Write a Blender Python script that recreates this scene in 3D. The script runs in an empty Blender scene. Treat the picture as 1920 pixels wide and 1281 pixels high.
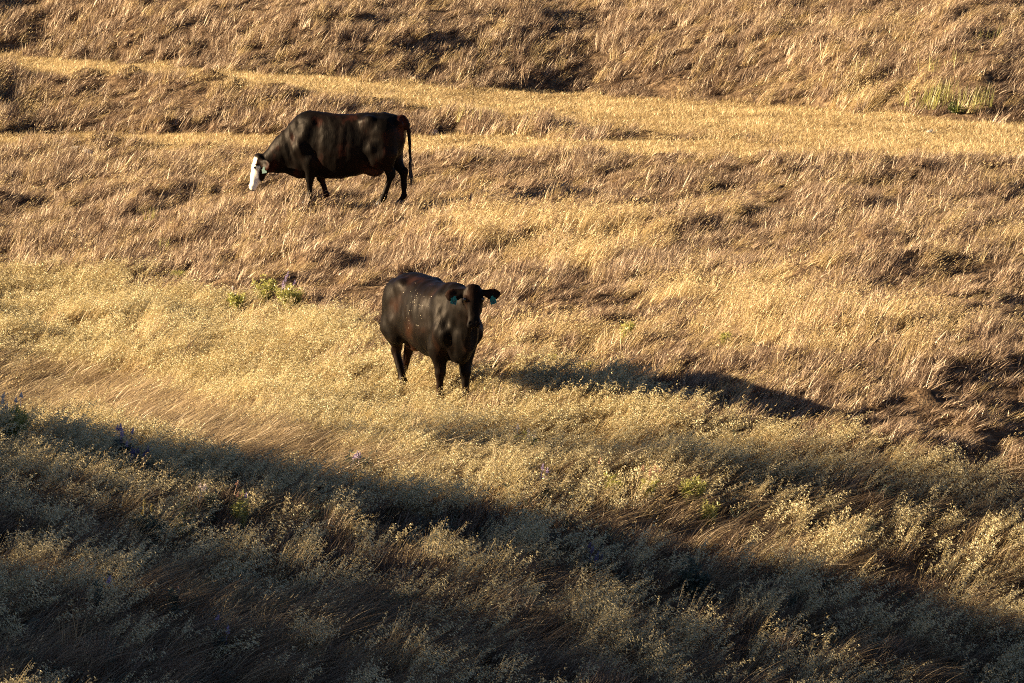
import bpy, math, random
import numpy as np
from mathutils import Vector, Matrix

random.seed(7)
rng = np.random.default_rng(11)
scene = bpy.context.scene
COL = scene.collection

# ------------------------------------------------------------------ camera, light, exposure
F = 200.0 * 1920.0 / 36.0            # focal length in photo pixels
PITCH = 0.096                        # centre ray below the horizon
cam_d = bpy.data.cameras.new('camera')
cam_d.lens = 200.0; cam_d.sensor_width = 36.0
cam_d.clip_start = 1.0; cam_d.clip_end = 3000.0
cam = bpy.data.objects.new('camera', cam_d); COL.objects.link(cam)
cam.location = (0, 0, 0)
cam.rotation_euler = (math.pi / 2 - PITCH, 0, 0)
scene.camera = cam

SUN_EL = math.radians(18.0)
SUN_BACK = math.radians(3.0)        # how far behind the left-hand side the sun stands
to_sun = Vector((-math.cos(SUN_BACK) * math.cos(SUN_EL), math.sin(SUN_BACK) * math.cos(SUN_EL), math.sin(SUN_EL)))

world = bpy.data.worlds.new('World'); scene.world = world; world.use_nodes = True
wn = world.node_tree
bg = wn.nodes['Background']
sky = wn.nodes.new('ShaderNodeTexSky'); sky.sky_type = 'NISHITA'; sky.sun_disc = False
sky.sun_elevation = SUN_EL
sky.sun_rotation = math.radians(270.0) + SUN_BACK
sky.air_density = 0.22; sky.dust_density = 0.2; sky.ozone_density = 0.3
wn.links.new(sky.outputs[0], bg.inputs[0]); bg.inputs[1].default_value = 0.05

sun_d = bpy.data.lights.new('sun', 'SUN'); sun_d.energy = 5.0; sun_d.angle = math.radians(0.55)
sun_d.color = (1.0, 0.78, 0.50)
sun = bpy.data.objects.new('sun', sun_d); COL.objects.link(sun)
sun.rotation_euler = to_sun.to_track_quat('Z', 'Y').to_euler()

vs = scene.view_settings
scene.display_settings.display_device = 'sRGB'
vs.view_transform = 'Standard'; vs.look = 'None'; vs.gamma = 1.0; vs.use_curve_mapping = False
vs.exposure = 2.0
cy = scene.cycles
cy.use_denoising = False
cy.max_bounces = 4; cy.diffuse_bounces = 2; cy.glossy_bounces = 2; cy.transmission_bounces = 2; cy.transparent_max_bounces = 4
cy.use_adaptive_sampling = True; cy.adaptive_threshold = 0.01
cy.pixel_filter_type = 'BLACKMAN_HARRIS'; cy.filter_width = 1.1
cy.sample_clamp_indirect = 4.0

# ------------------------------------------------------------------ helpers
def sstep(a, b, v):
    t = np.clip((v - a) / (b - a), 0, 1); return t * t * (3 - 2 * t)

def make_noise(seed, n=257):
    lat = np.random.default_rng(seed).random((n, n)) * 2 - 1
    def f(x, y):
        xi = np.floor(x).astype(int); yi = np.floor(y).astype(int)
        fx = x - xi; fy = y - yi
        fx = fx * fx * fx * (fx * (fx * 6 - 15) + 10); fy = fy * fy * fy * (fy * (fy * 6 - 15) + 10)
        a = lat[xi % n, yi % n]; b = lat[(xi + 1) % n, yi % n]; c = lat[xi % n, (yi + 1) % n]; d = lat[(xi + 1) % n, (yi + 1) % n]
        return (a * (1 - fx) + b * fx) * (1 - fy) + (c * (1 - fx) + d * fx) * fy
    return f

def fbm(fn, x, y, octs=3, gain=0.5):
    s = 0; a = 1.0; t = 0
    for k in range(octs):
        s = s + a * fn(x * 2 ** k + 13.7 * k, y * 2 ** k + 7.3 * k); t += a; a *= gain
    return s / t

def new_obj(name, data, parent=None, **props):
    o = bpy.data.objects.new(name, data); COL.objects.link(o)
    if parent is not None: o.parent = parent
    for k, v in props.items(): o[k] = v
    return o

def mesh_from(name, verts, faces, mat=None, smooth=False):
    me = bpy.data.meshes.new(name)
    me.from_pydata([tuple(v) for v in verts], [], [tuple(f) for f in faces])
    if mat: me.materials.append(mat)
    if smooth: me.polygons.foreach_set('use_smooth', [True] * len(me.polygons))
    me.update(); return me

def mesh_np(name, V, Fq, mat=None, smooth=True):
    me = bpy.data.meshes.new(name)
    n, k = Fq.shape
    me.vertices.add(len(V)); me.vertices.foreach_set('co', np.asarray(V, np.float32).ravel())
    me.loops.add(n * k); me.loops.foreach_set('vertex_index', Fq.astype(np.int32).ravel())
    me.polygons.add(n); me.polygons.foreach_set('loop_start', np.arange(0, n * k, k, dtype=np.int32))
    me.polygons.foreach_set('use_smooth', np.full(n, smooth))
    me.update(calc_edges=True); me.validate()
    if mat: me.materials.append(mat)
    return me

def mat_new(name):
    m = bpy.data.materials.new(name); m.use_nodes = True
    nt = m.node_tree; nt.nodes.clear()
    return m, nt, nt.nodes.new('ShaderNodeOutputMaterial')

def ramp(nt, pts):
    r = nt.nodes.new('ShaderNodeValToRGB')
    e = r.color_ramp.elements
    while len(e) < len(pts): e.new(0.5)
    for k, (p, c) in enumerate(pts):
        e[k].position = p; e[k].color = (*c, 1)
    return r

# ------------------------------------------------------------------ the shape of the land
def lineY(pts):
    xs = [p[0] for p in pts]; ys = [p[1] for p in pts]
    return lambda X: np.interp(X, xs, ys)
pathA_top = lineY([(-600, 70), (0, 98), (400, 130), (700, 150), (1000, 172), (1400, 195), (1920, 232), (2500, 262)])
pathA_bot = lineY([(-600, 118), (0, 138), (300, 150), (560, 176), (760, 200), (900, 218), (1100, 248), (1400, 262), (1920, 274), (2500, 286)])
pathB_top = lineY([(-600, 252), (0, 250), (600, 255), (900, 254), (1200, 262), (1920, 268), (2500, 282)])
pathB_bot = lineY([(-600, 278), (0, 277), (500, 283), (900, 288), (1300, 296), (1920, 300), (2500, 302)])

def slope_at(X, Y, x, y):
    s = 0.073 + 0.0300 * np.clip(x, -5.3, 5.3) * (sstep(56, 59, y) - sstep(66, 70, y))
    w = 4.0
    a0 = pathA_top(X); a1 = pathA_bot(X); b0 = pathB_top(X); b1 = pathB_bot(X)
    inA = sstep(a0 - w, a0 + w, Y) * (1 - sstep(a1 - w, a1 + w, Y))
    inB = sstep(b0 - w, b0 + w, Y) * (1 - sstep(b1 - w, b1 + w, Y))
    gap = np.clip(b0 - a1, 0, None)                              # the low bank between the two tracks
    bank1 = sstep(a1 - w, a1 + w, Y) * (1 - sstep(b0 - w, b0 + w, Y))
    bank2 = (1 - sstep(a0 - w, a0 + w, Y)) * sstep(a0 - 130, a0 - 70, Y)
    beyond = 1 - sstep(a0 - 130, a0 - 70, Y)
    near = sstep(b1 - w, b1 + w, Y) * (1 - sstep(b1 + 30, b1 + 70, Y))
    s = s * (1 - np.clip(inA + inB, 0, 1)) + 0.012 * inA + 0.005 * inB
    s = s + bank1 * np.clip(gap / 60, 0, 1) * 0.17 + bank2 * 0.27 + beyond * 0.09 + near * 0.05
    return s

def build_base():
    Xs = np.arange(-560, 2500, 24.0); dY = 2.0
    Ys = np.arange(1800, -420, -dY)
    tx = (Xs - 960) / F
    def down(Y): return math.tan(PITCH + math.atan((Y - 640.5) / F))
    a = down(Ys[0])
    T0 = 0.325
    D = 12.1 / (a + 0.073 - T0 * tx)
    out = np.zeros((len(Ys), len(Xs), 3))
    for i, Y in enumerate(Ys):
        a = down(Y)
        out[i, :, 0] = tx * D; out[i, :, 1] = D; out[i, :, 2] = -a * D
        s = slope_at(Xs, Y, tx * D, D)
        D = D + D * (dY / F) / (s + a)
    return Xs, Ys, out
_Xs, _Ys, _P = build_base()

GX0, GX1, GY0, GY1, GS = -12.0, 12.0, 44.0, 126.0, 0.1
gx = np.arange(GX0, GX1 + 1e-6, GS); gy = np.arange(GY0, GY1 + 1e-6, GS)
def resample():
    Z = np.zeros((len(gy), len(gx)))
    # first along each ray to the wanted distances, then across
    cols = []
    for j in range(len(_Xs)):
        cols.append(np.interp(gy, _P[:, j, 1], _P[:, j, 2]))
    cols = np.array(cols).T
    tx = (_Xs - 960) / F
    for i, y in enumerate(gy):
        Z[i] = np.interp(gx, tx * y, cols[i])
    return Z
ZB = resample()
k = np.ones(7) / 7.0
for ax in (0, 1):
    ZB = np.apply_along_axis(lambda v: np.convolve(np.pad(v, 3, mode='edge'), k, 'valid'), ax, ZB)

n1 = make_noise(1); n2 = make_noise(2); n3 = make_noise(3); n4 = make_noise(4); n5 = make_noise(5)

def world_to_photo(x, y, z):
    t = np.arctan2(-z, y) - PITCH
    return 960 + F * x / y * np.cos(t) / np.cos(PITCH), 640.5 + F * np.tan(t)

GXX, GYY = np.meshgrid(gx, gy)
PX, PY = world_to_photo(GXX, GYY, ZB)
def path_mask(X, Y, w=5.0):
    Y = Y + 7 * n2(X / 60.0 + 50, Y / 30.0 + 50) + 4 * n3(X / 17.0 + 50, Y / 9.0 + 50)
    a = sstep(pathA_top(X) - w, pathA_top(X) + w, Y) * (1 - sstep(pathA_bot(X) - w, pathA_bot(X) + w, Y))
    b = sstep(pathB_top(X) - w, pathB_top(X) + w, Y) * (1 - sstep(pathB_bot(X) - w, pathB_bot(X) + w, Y))
    return np.clip(a + b, 0, 1)
PM = path_mask(PX, PY)
hum = fbm(n1, GXX * 0.75, GYY * 0.62, 3)
mound = np.clip(fbm(n2, GXX * 1.05 + 31, GYY * 0.85 + 17, 2) - 0.12, 0, None)
lump = np.abs(fbm(n4, GXX * 1.9 + 5, GYY * 1.5, 2))
ZG = ZB + (1 - PM) * (0.12 * hum + 0.28 * mound + 0.14 * lump) + PM * 0.02 * hum

def ground_z(x, y):
    x = np.asarray(x, float); y = np.asarray(y, float)
    fx = np.clip((x - GX0) / GS, 0, len(gx) - 1.001); fy = np.clip((y - GY0) / GS, 0, len(gy) - 1.001)
    i = fx.astype(int); j = fy.astype(int); u = fx - i; v = fy - j
    return (ZG[j, i] * (1 - u) + ZG[j, i + 1] * u) * (1 - v) + (ZG[j + 1, i] * (1 - u) + ZG[j + 1, i + 1] * u) * v

def on_ground(X, Y):
    """the place on the land that the photo shows at pixel X, Y"""
    tx = (X - 960) / F
    a = math.tan(PITCH + math.atan((Y - 640.5) / F))
    d = np.arange(46, 125, 0.02)
    zr = -a * d
    zg = ground_z(tx * d, d)
    hit = np.nonzero(zr <= zg)[0]
    dd = d[hit[0]] if len(hit) else 120.0
    return Vector((tx * dd, dd, float(ground_z(tx * dd, dd))))

def far_z(XX, YY):
    cx = np.clip(XX, GX0, GX1); cyy = np.clip(YY, GY0, GY1)
    Z = ground_z(cx, cyy)
    ox = XX - cx; oy = YY - cyy
    r = np.hypot(ox, oy)
    Z = Z + np.where(ox < 0, -.20 * ox * np.exp(-np.abs(ox) / 150), -.10 * ox * np.exp(-np.abs(ox) / 120)) + np.where(oy > 0, 0.12 * oy, 0.05 * oy) * np.exp(-np.abs(oy) / 300)
    return Z + sstep(10, 90, r) * 2.0 * fbm(n3, XX / 45, YY / 45, 2)

# sheet: fine grid in view, coarse out to the horizon
def build_ground(mat):
    def ext(c, step, far):
        lo = [c[0]]; s = step
        while lo[-1] > -far: s *= 1.35; lo.append(lo[-1] - s)
        hi = [c[-1]]; s = step
        while hi[-1] < far: s *= 1.35; hi.append(hi[-1] + s)
        return np.array(lo[1:][::-1] + list(c) + hi[1:])
    xs = ext(gx, 0.2, 900); ys = ext(gy, 0.2, 900)
    XX, YY = np.meshgrid(xs, ys)
    Z = far_z(XX, YY)
    V = np.stack([XX, YY, Z], -1).reshape(-1, 3)
    ny, nx = XX.shape
    idx = np.arange(ny * nx).reshape(ny, nx)
    Fq = np.stack([idx[:-1, :-1], idx[:-1, 1:], idx[1:, 1:], idx[1:, :-1]], -1).reshape(-1, 4)
    return new_obj('ground', mesh_np('ground', V, Fq, mat), kind='structure')

gm, nt, out = mat_new('soil and litter')
N = nt.nodes; L = nt.links
tc = N.new('ShaderNodeTexCoord')
no = N.new('ShaderNodeTexNoise'); no.inputs['Scale'].default_value = 9; no.inputs['Detail'].default_value = 8
L.new(tc.outputs['Object'], no.inputs['Vector'])
cr = ramp(nt, [(0.3, (0.05, 0.032, 0.02)), (0.5, (0.12, 0.08, 0.05)), (0.7, (0.26, 0.185, 0.11))])
L.new(no.outputs[0], cr.inputs[0])
df = N.new('ShaderNodeBsdfDiffuse'); L.new(cr.outputs[0], df.inputs[0])
n_b = N.new('ShaderNodeTexNoise'); n_b.inputs['Scale'].default_value = 30; n_b.inputs['Detail'].default_value = 6
L.new(tc.outputs['Object'], n_b.inputs['Vector'])
bp = N.new('ShaderNodeBump'); bp.inputs['Strength'].default_value = 0.9; bp.inputs['Distance'].default_value = 0.04
L.new(n_b.outputs[0], bp.inputs['Height']); L.new(bp.outputs[0], df.inputs['Normal'])
L.new(df.outputs[0], out.inputs[0])
build_ground(gm)

# ------------------------------------------------------------------ grass materials
def grass_mat(name, dark, mid, light, trans=0.35, gloss=0.06):
    m, nt, out = mat_new(name); N = nt.nodes; L = nt.links
    at = N.new('ShaderNodeAttribute'); at.attribute_name = 'shade'; at.attribute_type = 'GEOMETRY'
    ti = N.new('ShaderNodeAttribute'); ti.attribute_name = 'tint'; ti.attribute_type = 'INSTANCER'
    mul = N.new('ShaderNodeMath'); mul.operation = 'MULTIPLY_ADD'
    L.new(at.outputs['Fac'], mul.inputs[0]); mul.inputs[1].default_value = 0.62
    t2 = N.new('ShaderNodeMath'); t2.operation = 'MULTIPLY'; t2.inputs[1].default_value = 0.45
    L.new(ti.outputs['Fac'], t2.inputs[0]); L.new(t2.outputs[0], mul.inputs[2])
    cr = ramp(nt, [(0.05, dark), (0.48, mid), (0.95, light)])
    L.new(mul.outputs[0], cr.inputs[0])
    d = N.new('ShaderNodeBsdfDiffuse'); t = N.new('ShaderNodeBsdfTranslucent'); g = N.new('ShaderNodeBsdfGlossy')
    g.inputs['Roughness'].default_value = 0.45; g.inputs[0].default_value = (0.9, 0.8, 0.65, 1)
    L.new(cr.outputs[0], d.inputs[0]); L.new(cr.outputs[0], t.inputs[0])
    mx = N.new('ShaderNodeMixShader'); mx.inputs[0].default_value = trans
    L.new(d.outputs[0], mx.inputs[1]); L.new(t.outputs[0], mx.inputs[2])
    mg = N.new('ShaderNodeMixShader'); mg.inputs[0].default_value = gloss
    L.new(mx.outputs[0], mg.inputs[1]); L.new(g.outputs[0], mg.inputs[2])
    L.new(mg.outputs[0], out.inputs[0])
    return m
M_brown = grass_mat('brown dead grass', (0.065, 0.038, 0.026), (0.30, 0.205, 0.135), (0.76, 0.59, 0.39), 0.24)
M_straw = grass_mat('straw grass', (0.15, 0.09, 0.04), (0.45, 0.32, 0.15), (0.82, 0.67, 0.37), 0.3)
M_oat = grass_mat('oat spikelets', (0.36, 0.29, 0.15), (0.68, 0.58, 0.32), (0.88, 0.81, 0.54), 0.4)
M_long = grass_mat('long fallen grass', (0.10, 0.068, 0.042), (0.32, 0.23, 0.135), (0.62, 0.48, 0.28))
M_green = grass_mat('green leaf', (0.03, 0.05, 0.015), (0.10, 0.14, 0.03), (0.26, 0.30, 0.06))
M_grey = grass_mat('grey green leaf', (0.03, 0.045, 0.035), (0.07, 0.11, 0.085), (0.15, 0.20, 0.13))
M_lime = grass_mat('yellow green leaf', (0.26, 0.26, 0.07), (0.48, 0.47, 0.14), (0.70, 0.66, 0.26), 0.5)

# ------------------------------------------------------------------ tuft prototypes
class Geo:
    def __init__(s): s.v = []; s.f = []; s.sh = []; s.mi = []
    def blade(s, base, dirv, length, width, curl, shade, mi=0, segs=3, face=None):
        p = Vector(base); d = Vector(dirv).normalized()
        side = face if face is not None else Vector((random.uniform(-1, 1), random.uniform(-1, 1), random.uniform(-.2, .2)))
        side = side - side.dot(d) * d
        side = side.normalized() if side.length > 1e-4 else Vector((1, 0, 0))
        n0 = len(s.v); st = length / segs
        for k in range(segs + 1):
            w = width * (1 - (k / segs) ** 1.6) * 0.5 + 0.0004
            s.v += [tuple(p - side * w), tuple(p + side * w)]
            s.sh += [shade, shade]
            d = (d + curl * (1.0 / segs)).normalized(); p = p + d * st
        for k in range(segs):
            a = n0 + 2 * k; s.f.append((a, a + 1, a + 3, a + 2)); s.mi.append(mi)
        return p, d
    def spikelet(s, p, d, length, width, shade, mi=0):
        d = Vector(d).normalized(); u = d.orthogonal().normalized(); w = d.cross(u)
        a = random.uniform(0, math.pi); u, w = u * math.cos(a) + w * math.sin(a), w * math.cos(a) - u * math.sin(a)
        m = p + d * length * 0.4; n0 = len(s.v)
        s.v += [tuple(p), tuple(m + u * width), tuple(m - u * width * .5 + w * width * .8), tuple(m - u * width * .5 - w * width * .8), tuple(p + d * length)]
        s.sh += [shade] * 5
        for a, b in ((1, 2), (2, 3), (3, 1)):
            s.f += [(n0, n0 + a, n0 + b), (n0 + 4, n0 + b, n0 + a)]; s.mi += [mi, mi]
    def leaf(s, p, d, length, width, shade, mi=0):
        d = Vector(d).normalized(); side = d.cross(Vector((random.uniform(-1, 1), random.uniform(-1, 1), random.uniform(-1, 1))))
        side = side.normalized() if side.length > 1e-4 else Vector((1, 0, 0))
        n0 = len(s.v); m = p + d * length * .5
        s.v += [tuple(p), tuple(m + side * width * .5), tuple(p + d * length), tuple(m - side * width * .5)]
        s.sh += [shade] * 4; s.f.append((n0, n0 + 1, n0 + 2, n0 + 3)); s.mi.append(mi)
    def mesh(s, name, mats):
        me = bpy.data.meshes.new(name); me.from_pydata(s.v, [], s.f)
        for m in mats: me.materials.append(m)
        me.polygons.foreach_set('material_index', s.mi)
        at = me.attributes.new('shade', 'FLOAT', 'POINT'); at.data.foreach_set('value', s.sh)
        me.update(); return me

R = random.uniform
def tuft_brown(n=34, h=0.30, w=0.0085, lean=0.45, spread=0.13, mats=None):
    g = Geo()
    for _ in range(n):
        a = R(0, 6.28); r = spread * math.sqrt(random.random())
        L_ = h * R(0.55, 1.15)
        d = Vector((lean * R(0.2, 1.4) + R(-.22, .22), R(-.3, .3), 1))
        curl = Vector((R(-.1, .5), R(-.3, .3), R(-.3, .05)))
        g.blade((r * math.cos(a), r * math.sin(a), -0.02), d, L_, w * R(.6, 1.3), curl, random.random() ** 1.4)
    return g.mesh('brown_tuft', [M_brown])
def tuft_straw(n=30, h=0.34, w=0.007):
    g = Geo()
    for _ in range(n):
        a = R(0, 6.28); r = 0.12 * math.sqrt(random.random())
        d = Vector((R(0.05, .6), R(-.3, .3), 1))
        p, dd = g.blade((r * math.cos(a), r * math.sin(a), -0.02), d, h * R(.6, 1.2), w * R(.6, 1.2), Vector((R(.05, .7), R(-.3, .3), R(-.4, 0))), random.random())
        if random.random() < .5:
            for q in range(4): g.spikelet(p - dd * .012 * q, dd + Vector((R(-.5, .5), R(-.5, .5), R(-.8, .3))), .022, .0042, R(.4, 1))
    return g.mesh('straw_tuft', [M_straw])
def tuft_oat(nst=7, h=0.52, heads=15, leafy=8):
    g = Geo()
    for _ in range(leafy):
        a = R(0, 6.28); r = 0.12 * math.sqrt(random.random())
        g.blade((r * math.cos(a), r * math.sin(a), -0.02), Vector((R(.0, .5), R(-.4, .4), 1)), h * R(.4, .8), .006 * R(.6, 1.3), Vector((R(0, .5), R(-.4, .4), R(-.4, 0))), R(0, .8), 0)
    for _ in range(nst):
        a = R(0, 6.28); r = 0.12 * math.sqrt(random.random()); hh = h * R(.75, 1.2)
        base = Vector((r * math.cos(a), r * math.sin(a), -0.02))
        d = Vector((R(.2, .6), R(-.2, .2), 1)).normalized(); curl = Vector((R(.1, .7), R(-.2, .2), R(-.4, 0)))
        sh = random.random()
        pts = []; p = base.copy(); dd = d.copy(); S = 6
        for k in range(S + 1):
            pts.append((p.copy(), dd.copy())); dd = (dd + curl / S).normalized(); p = p + dd * hh / S
        side = Vector((R(-.3, .3), 1, 0)).normalized()
        n0 = len(g.v)
        for k, (p, dd) in enumerate(pts):
            w = .0022 * (1 - .5 * k / S); g.v += [tuple(p - side * w), tuple(p + side * w)]; g.sh += [sh, sh]
        for k in range(S):
            q = n0 + 2 * k; g.f.append((q, q + 1, q + 3, q + 2)); g.mi.append(0)
        for q in range(heads):
            t = R(.55, 1.0) * S; k = min(int(t), S - 1)
            p = pts[k][0].lerp(pts[k + 1][0], t - k)
            off = Vector((R(-.02, .05), R(-.03, .03), R(-.02, .018))) * (1.15 - .5 * (t / S))
            g.spikelet(p + off, Vector((R(.1, .9), R(-.4, .4), R(-1.2, .1))), R(.024, .036), R(.0045, .0068), R(.2, 1), 1)
    return g.mesh('oat_tuft', [M_straw, M_oat])
def tuft_long(n=26, h=0.8):
    g = Geo()
    for _ in range(n):
        a = R(0, 6.28); r = 0.16 * math.sqrt(random.random())
        g.blade((r * math.cos(a), r * math.sin(a), -0.02), Vector((R(.3, .9), R(-.3, .3), 1)), h * R(.5, 1.0), .0075 * R(.6, 1.2), Vector((R(.4, 1.4), R(-.3, .3), R(-.9, -.1))), random.random(), segs=6)
    return g.mesh('long_tuft', [M_long])
def tuft_stubble(n=34):
    g = Geo()
    for _ in range(n):
        a = R(0, 6.28); r = 0.16 * math.sqrt(random.random())
        g.blade((r * math.cos(a), r * math.sin(a), -0.01), Vector((R(-.6, 1.2), R(-.7, .7), R(.3, 1))), R(.04, .12), .007 * R(.6, 1.3), Vector((R(-.2, .8), R(-.5, .5), R(-.6, 0))), random.random(), segs=2)
    return g.mesh('stubble_tuft', [M_straw])
def tuft_green(n=16, h=.3, mat=None):
    g = Geo()
    for _ in range(n):
        a = R(0, 6.28); r = 0.05 * math.sqrt(random.random())
        g.blade((r * math.cos(a), r * math.sin(a), -0.01), Vector((R(-.1, .35), R(-.25, .25), 1)), h * R(.6, 1.1), .007, Vector((R(-.1, .4), R(-.2, .2), R(-.3, 0))), random.random())
    return g.mesh('green_tuft', [mat or M_lime])
def tuft_weed(n=60, mat=None):
    g = Geo()
    for _ in range(8):
        d = Vector((R(-.6, .8), R(-.6, .6), 1)).normalized(); ln = R(.12, .28)
        g.blade((0, 0, 0), d, ln, .004, Vector((0, 0, 0)), .3)
        for q in range(n // 8):
            p = d * ln * R(.2, 1); g.leaf(p, Vector((R(-1, 1), R(-1, 1), R(-.2, .8))), R(.02, .04), R(.008, .014), random.random())
    return g.mesh('weed_tuft', [mat or M_grey])

protos = bpy.data.collections.new('grass tuft kinds')
def add_proto(me, idx):
    o = bpy.data.objects.new('kind_%02d' % idx, me); protos.objects.link(o); return o
KIND = {}
idx = 0
def reg(key, maker, n):
    global idx
    KIND[key] = []
    for _ in range(n):
        add_proto(maker(), idx); KIND[key].append(idx); idx += 1
reg('brown', lambda: tuft_brown(32, .32, .0095, lean=.34, spread=.11), 8)
reg('straw', tuft_straw, 5)
reg('oat', tuft_oat, 7)
reg('long', tuft_long, 5)
reg('stub', tuft_stubble, 4)
reg('lime', tuft_green, 2)
reg('weed', tuft_weed, 3)

def scatter_object(name, label, cat, P, rot, scl, kind, tint):
    me = bpy.data.meshes.new(name)
    n = len(P)
    me.vertices.add(n); me.vertices.foreach_set('co', P.astype(np.float32).ravel())
    for nm, ty, arr, key in (('rot', 'FLOAT_VECTOR', rot, 'vector'), ('scl', 'FLOAT_VECTOR', scl, 'vector'), ('kind_index', 'INT', kind, 'value'), ('tint', 'FLOAT', tint, 'value')):
        a = me.attributes.new(nm, ty, 'POINT')
        a.data.foreach_set(key, (arr.astype(np.int32) if ty == 'INT' else arr.astype(np.float32)).ravel())
    o = new_obj(name, me, label=label, category=cat, kind='stuff')
    ng = bpy.data.node_groups.new(name + ' scatter', 'GeometryNodeTree')
    ng.interface.new_socket('Geometry', in_out='INPUT', socket_type='NodeSocketGeometry')
    ng.interface.new_socket('Geometry', in_out='OUTPUT', socket_type='NodeSocketGeometry')
    N = ng.nodes; L = ng.links
    gi = N.new('NodeGroupInput'); go = N.new('NodeGroupOutput')
    m2p = N.new('GeometryNodeMeshToPoints')
    ci = N.new('GeometryNodeCollectionInfo'); ci.inputs['Collection'].default_value = protos
    ci.inputs['Separate Children'].default_value = True; ci.inputs['Reset Children'].default_value = True
    ip = N.new('GeometryNodeInstanceOnPoints'); ip.inputs['Pick Instance'].default_value = True
    def attr(nm, ty):
        a = N.new('GeometryNodeInputNamedAttribute'); a.data_type = ty; a.inputs['Name'].default_value = nm
        return a.outputs['Attribute']
    L.new(gi.outputs[0], m2p.inputs['Mesh']); L.new(m2p.outputs[0], ip.inputs['Points']); L.new(ci.outputs[0], ip.inputs['Instance'])
    L.new(attr('kind_index', 'INT'), ip.inputs['Instance Index'])
    e2r = N.new('FunctionNodeEulerToRotation'); L.new(attr('rot', 'FLOAT_VECTOR'), e2r.inputs[0])
    L.new(e2r.outputs[0], ip.inputs['Rotation']); L.new(attr('scl', 'FLOAT_VECTOR'), ip.inputs['Scale'])
    L.new(ip.outputs[0], go.inputs[0])
    md = o.modifiers.new('scatter', 'NODES'); md.node_group = ng
    return o

# ------------------------------------------------------------------ where each grass grows
oat_top = lineY([(-800, 470), (0, 515), (200, 530), (400, 570), (560, 605), (700, 655), (800, 690), (950, 700), (1100, 712), (1300, 775), (1500, 840), (1700, 860), (1920, 930), (2500, 1010)])
long_top = lineY([(-800, 640), (0, 690), (200, 720), (400, 790), (600, 850), (760, 900)])
long_bot = lineY([(-800, 760), (0, 800), (200, 820), (400, 900), (600, 930), (760, 910)])

CLEAR = []
PLANT_SPOTS = [(494, 574, 0.25), (540, 584, 0.32), (440, 584, 0.21), (570, 596, 0.14), (332, 528, 0.27), (20, 832, 0.32), (222, 888, 0.19), (252, 902, 0.17), (512, 885, 0.32), (272, 1030, 0.28), (668, 905, 0.28), (388, 985, 0.14), (444, 1002, 0.14), (316, 1180, 0.14), (178, 1170, 0.14), (410, 1240, 0.14), (985, 862, 0.32), (1148, 945, 0.17), (1215, 948, 0.15), (1018, 955, 0.14), (1110, 1100, 0.15), (1172, 644, 0.14), (1362, 650, 0.14), (1030, 684, 0.25), (1110, 696, 0.17), (1446, 825, 0.23), (1300, 955, 0.23), (1330, 992, 0.14), (1300, 1120, 0.38), (1795, 214, 0.28), (1752, 204, 0.3), (1822, 208, 0.34), (326, 1006, 0.12), (143, 283, 0.16), (163, 289, 0.16), (812, 254, 0.16), (1745, 250, 0.16)]
def scatter(density):
    tot = int((GX1 - GX0) * (GY1 - GY0) * density)
    x = rng.uniform(GX0, GX1, tot); y = rng.uniform(GY0, GY1, tot)
    z = ground_z(x, y)
    X, Y = world_to_photo(x, y, z)
    keep = (np.abs(x) < y * 0.092 + 2.2)
    for cx_, cy_, cr_ in CLEAR: keep &= (((x - cx_) / cr_) ** 2 + ((y - cy_ + cr_ * .6) / (cr_ * 1.5)) ** 2 > 1) | (rng.random(len(x)) < .22)
    return x[keep], y[keep], z[keep], X[keep], Y[keep]

def emit(name, label, cat, sel, x, y, z, key, hs, ws, tint, leanx=0.0):
    x = x[sel]; y = y[sel]; z = z[sel]; n = len(x)
    hs = np.broadcast_to(hs, sel.shape)[sel]; ws = np.broadcast_to(ws, sel.shape)[sel]; tint = np.broadcast_to(tint, sel.shape)[sel]
    ids = np.array(KIND[key])[rng.integers(0, len(KIND[key]), n)]
    rot = np.stack([rng.normal(0, .12, n), rng.normal(leanx, .14, n), rng.normal(0, .45, n)], -1)
    h = hs * rng.uniform(.75, 1.2, n); w = ws * rng.uniform(.85, 1.2, n)
    scl = np.stack([w, w, h], -1)
    P = np.stack([x, y, z], -1)
    return scatter_object(name, label, cat, P, rot, scl, ids, np.clip(tint + rng.normal(0, .1, n), 0, 1))

for _X, _Y, _r in PLANT_SPOTS:
    _p = on_ground(_X, _Y); CLEAR.append((_p.x, _p.y, _r))
nc = make_noise(9); nd = make_noise(10)
def clumpy(x, y, f=1.0):
    return sstep(-.55, .45, fbm(nc, x * 2.3 * f, y * 1.7 * f, 3, .7))
x, y, z, X, Y = scatter(44)
pm = path_mask(X, Y)
yel = sstep(-0.1, 0.45, fbm(n3, x * .35, y * .3, 2)
            + 1.0 * np.exp(-((X - 1150) / 260) ** 2 - ((Y - 470) / 60) ** 2)
            + 0.7 * np.exp(-((X - 1650) / 300) ** 2 - ((Y - 640) / 40) ** 2) - 0.32)
below = sstep(-14, 18, Y - oat_top(X) + 22 * n4(x * 1.1, y * .6))
longm = sstep(-12, 12, Y - long_top(X)) * (1 - sstep(-12, 12, Y - long_bot(X))) * (X < 800)
cl = clumpy(x, y)
hv = (0.62 + 0.40 * np.clip(fbm(n5, x * .9, y * .75, 2), -.7, .9)) * (.55 + .75 * cl)
u = rng.random(len(x))
edge = sstep(0, 22, np.minimum(np.abs(Y - pathB_top(X)), np.abs(Y - pathA_top(X))))
nearpath = np.clip(1 - pm, 0, 1)
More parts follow.
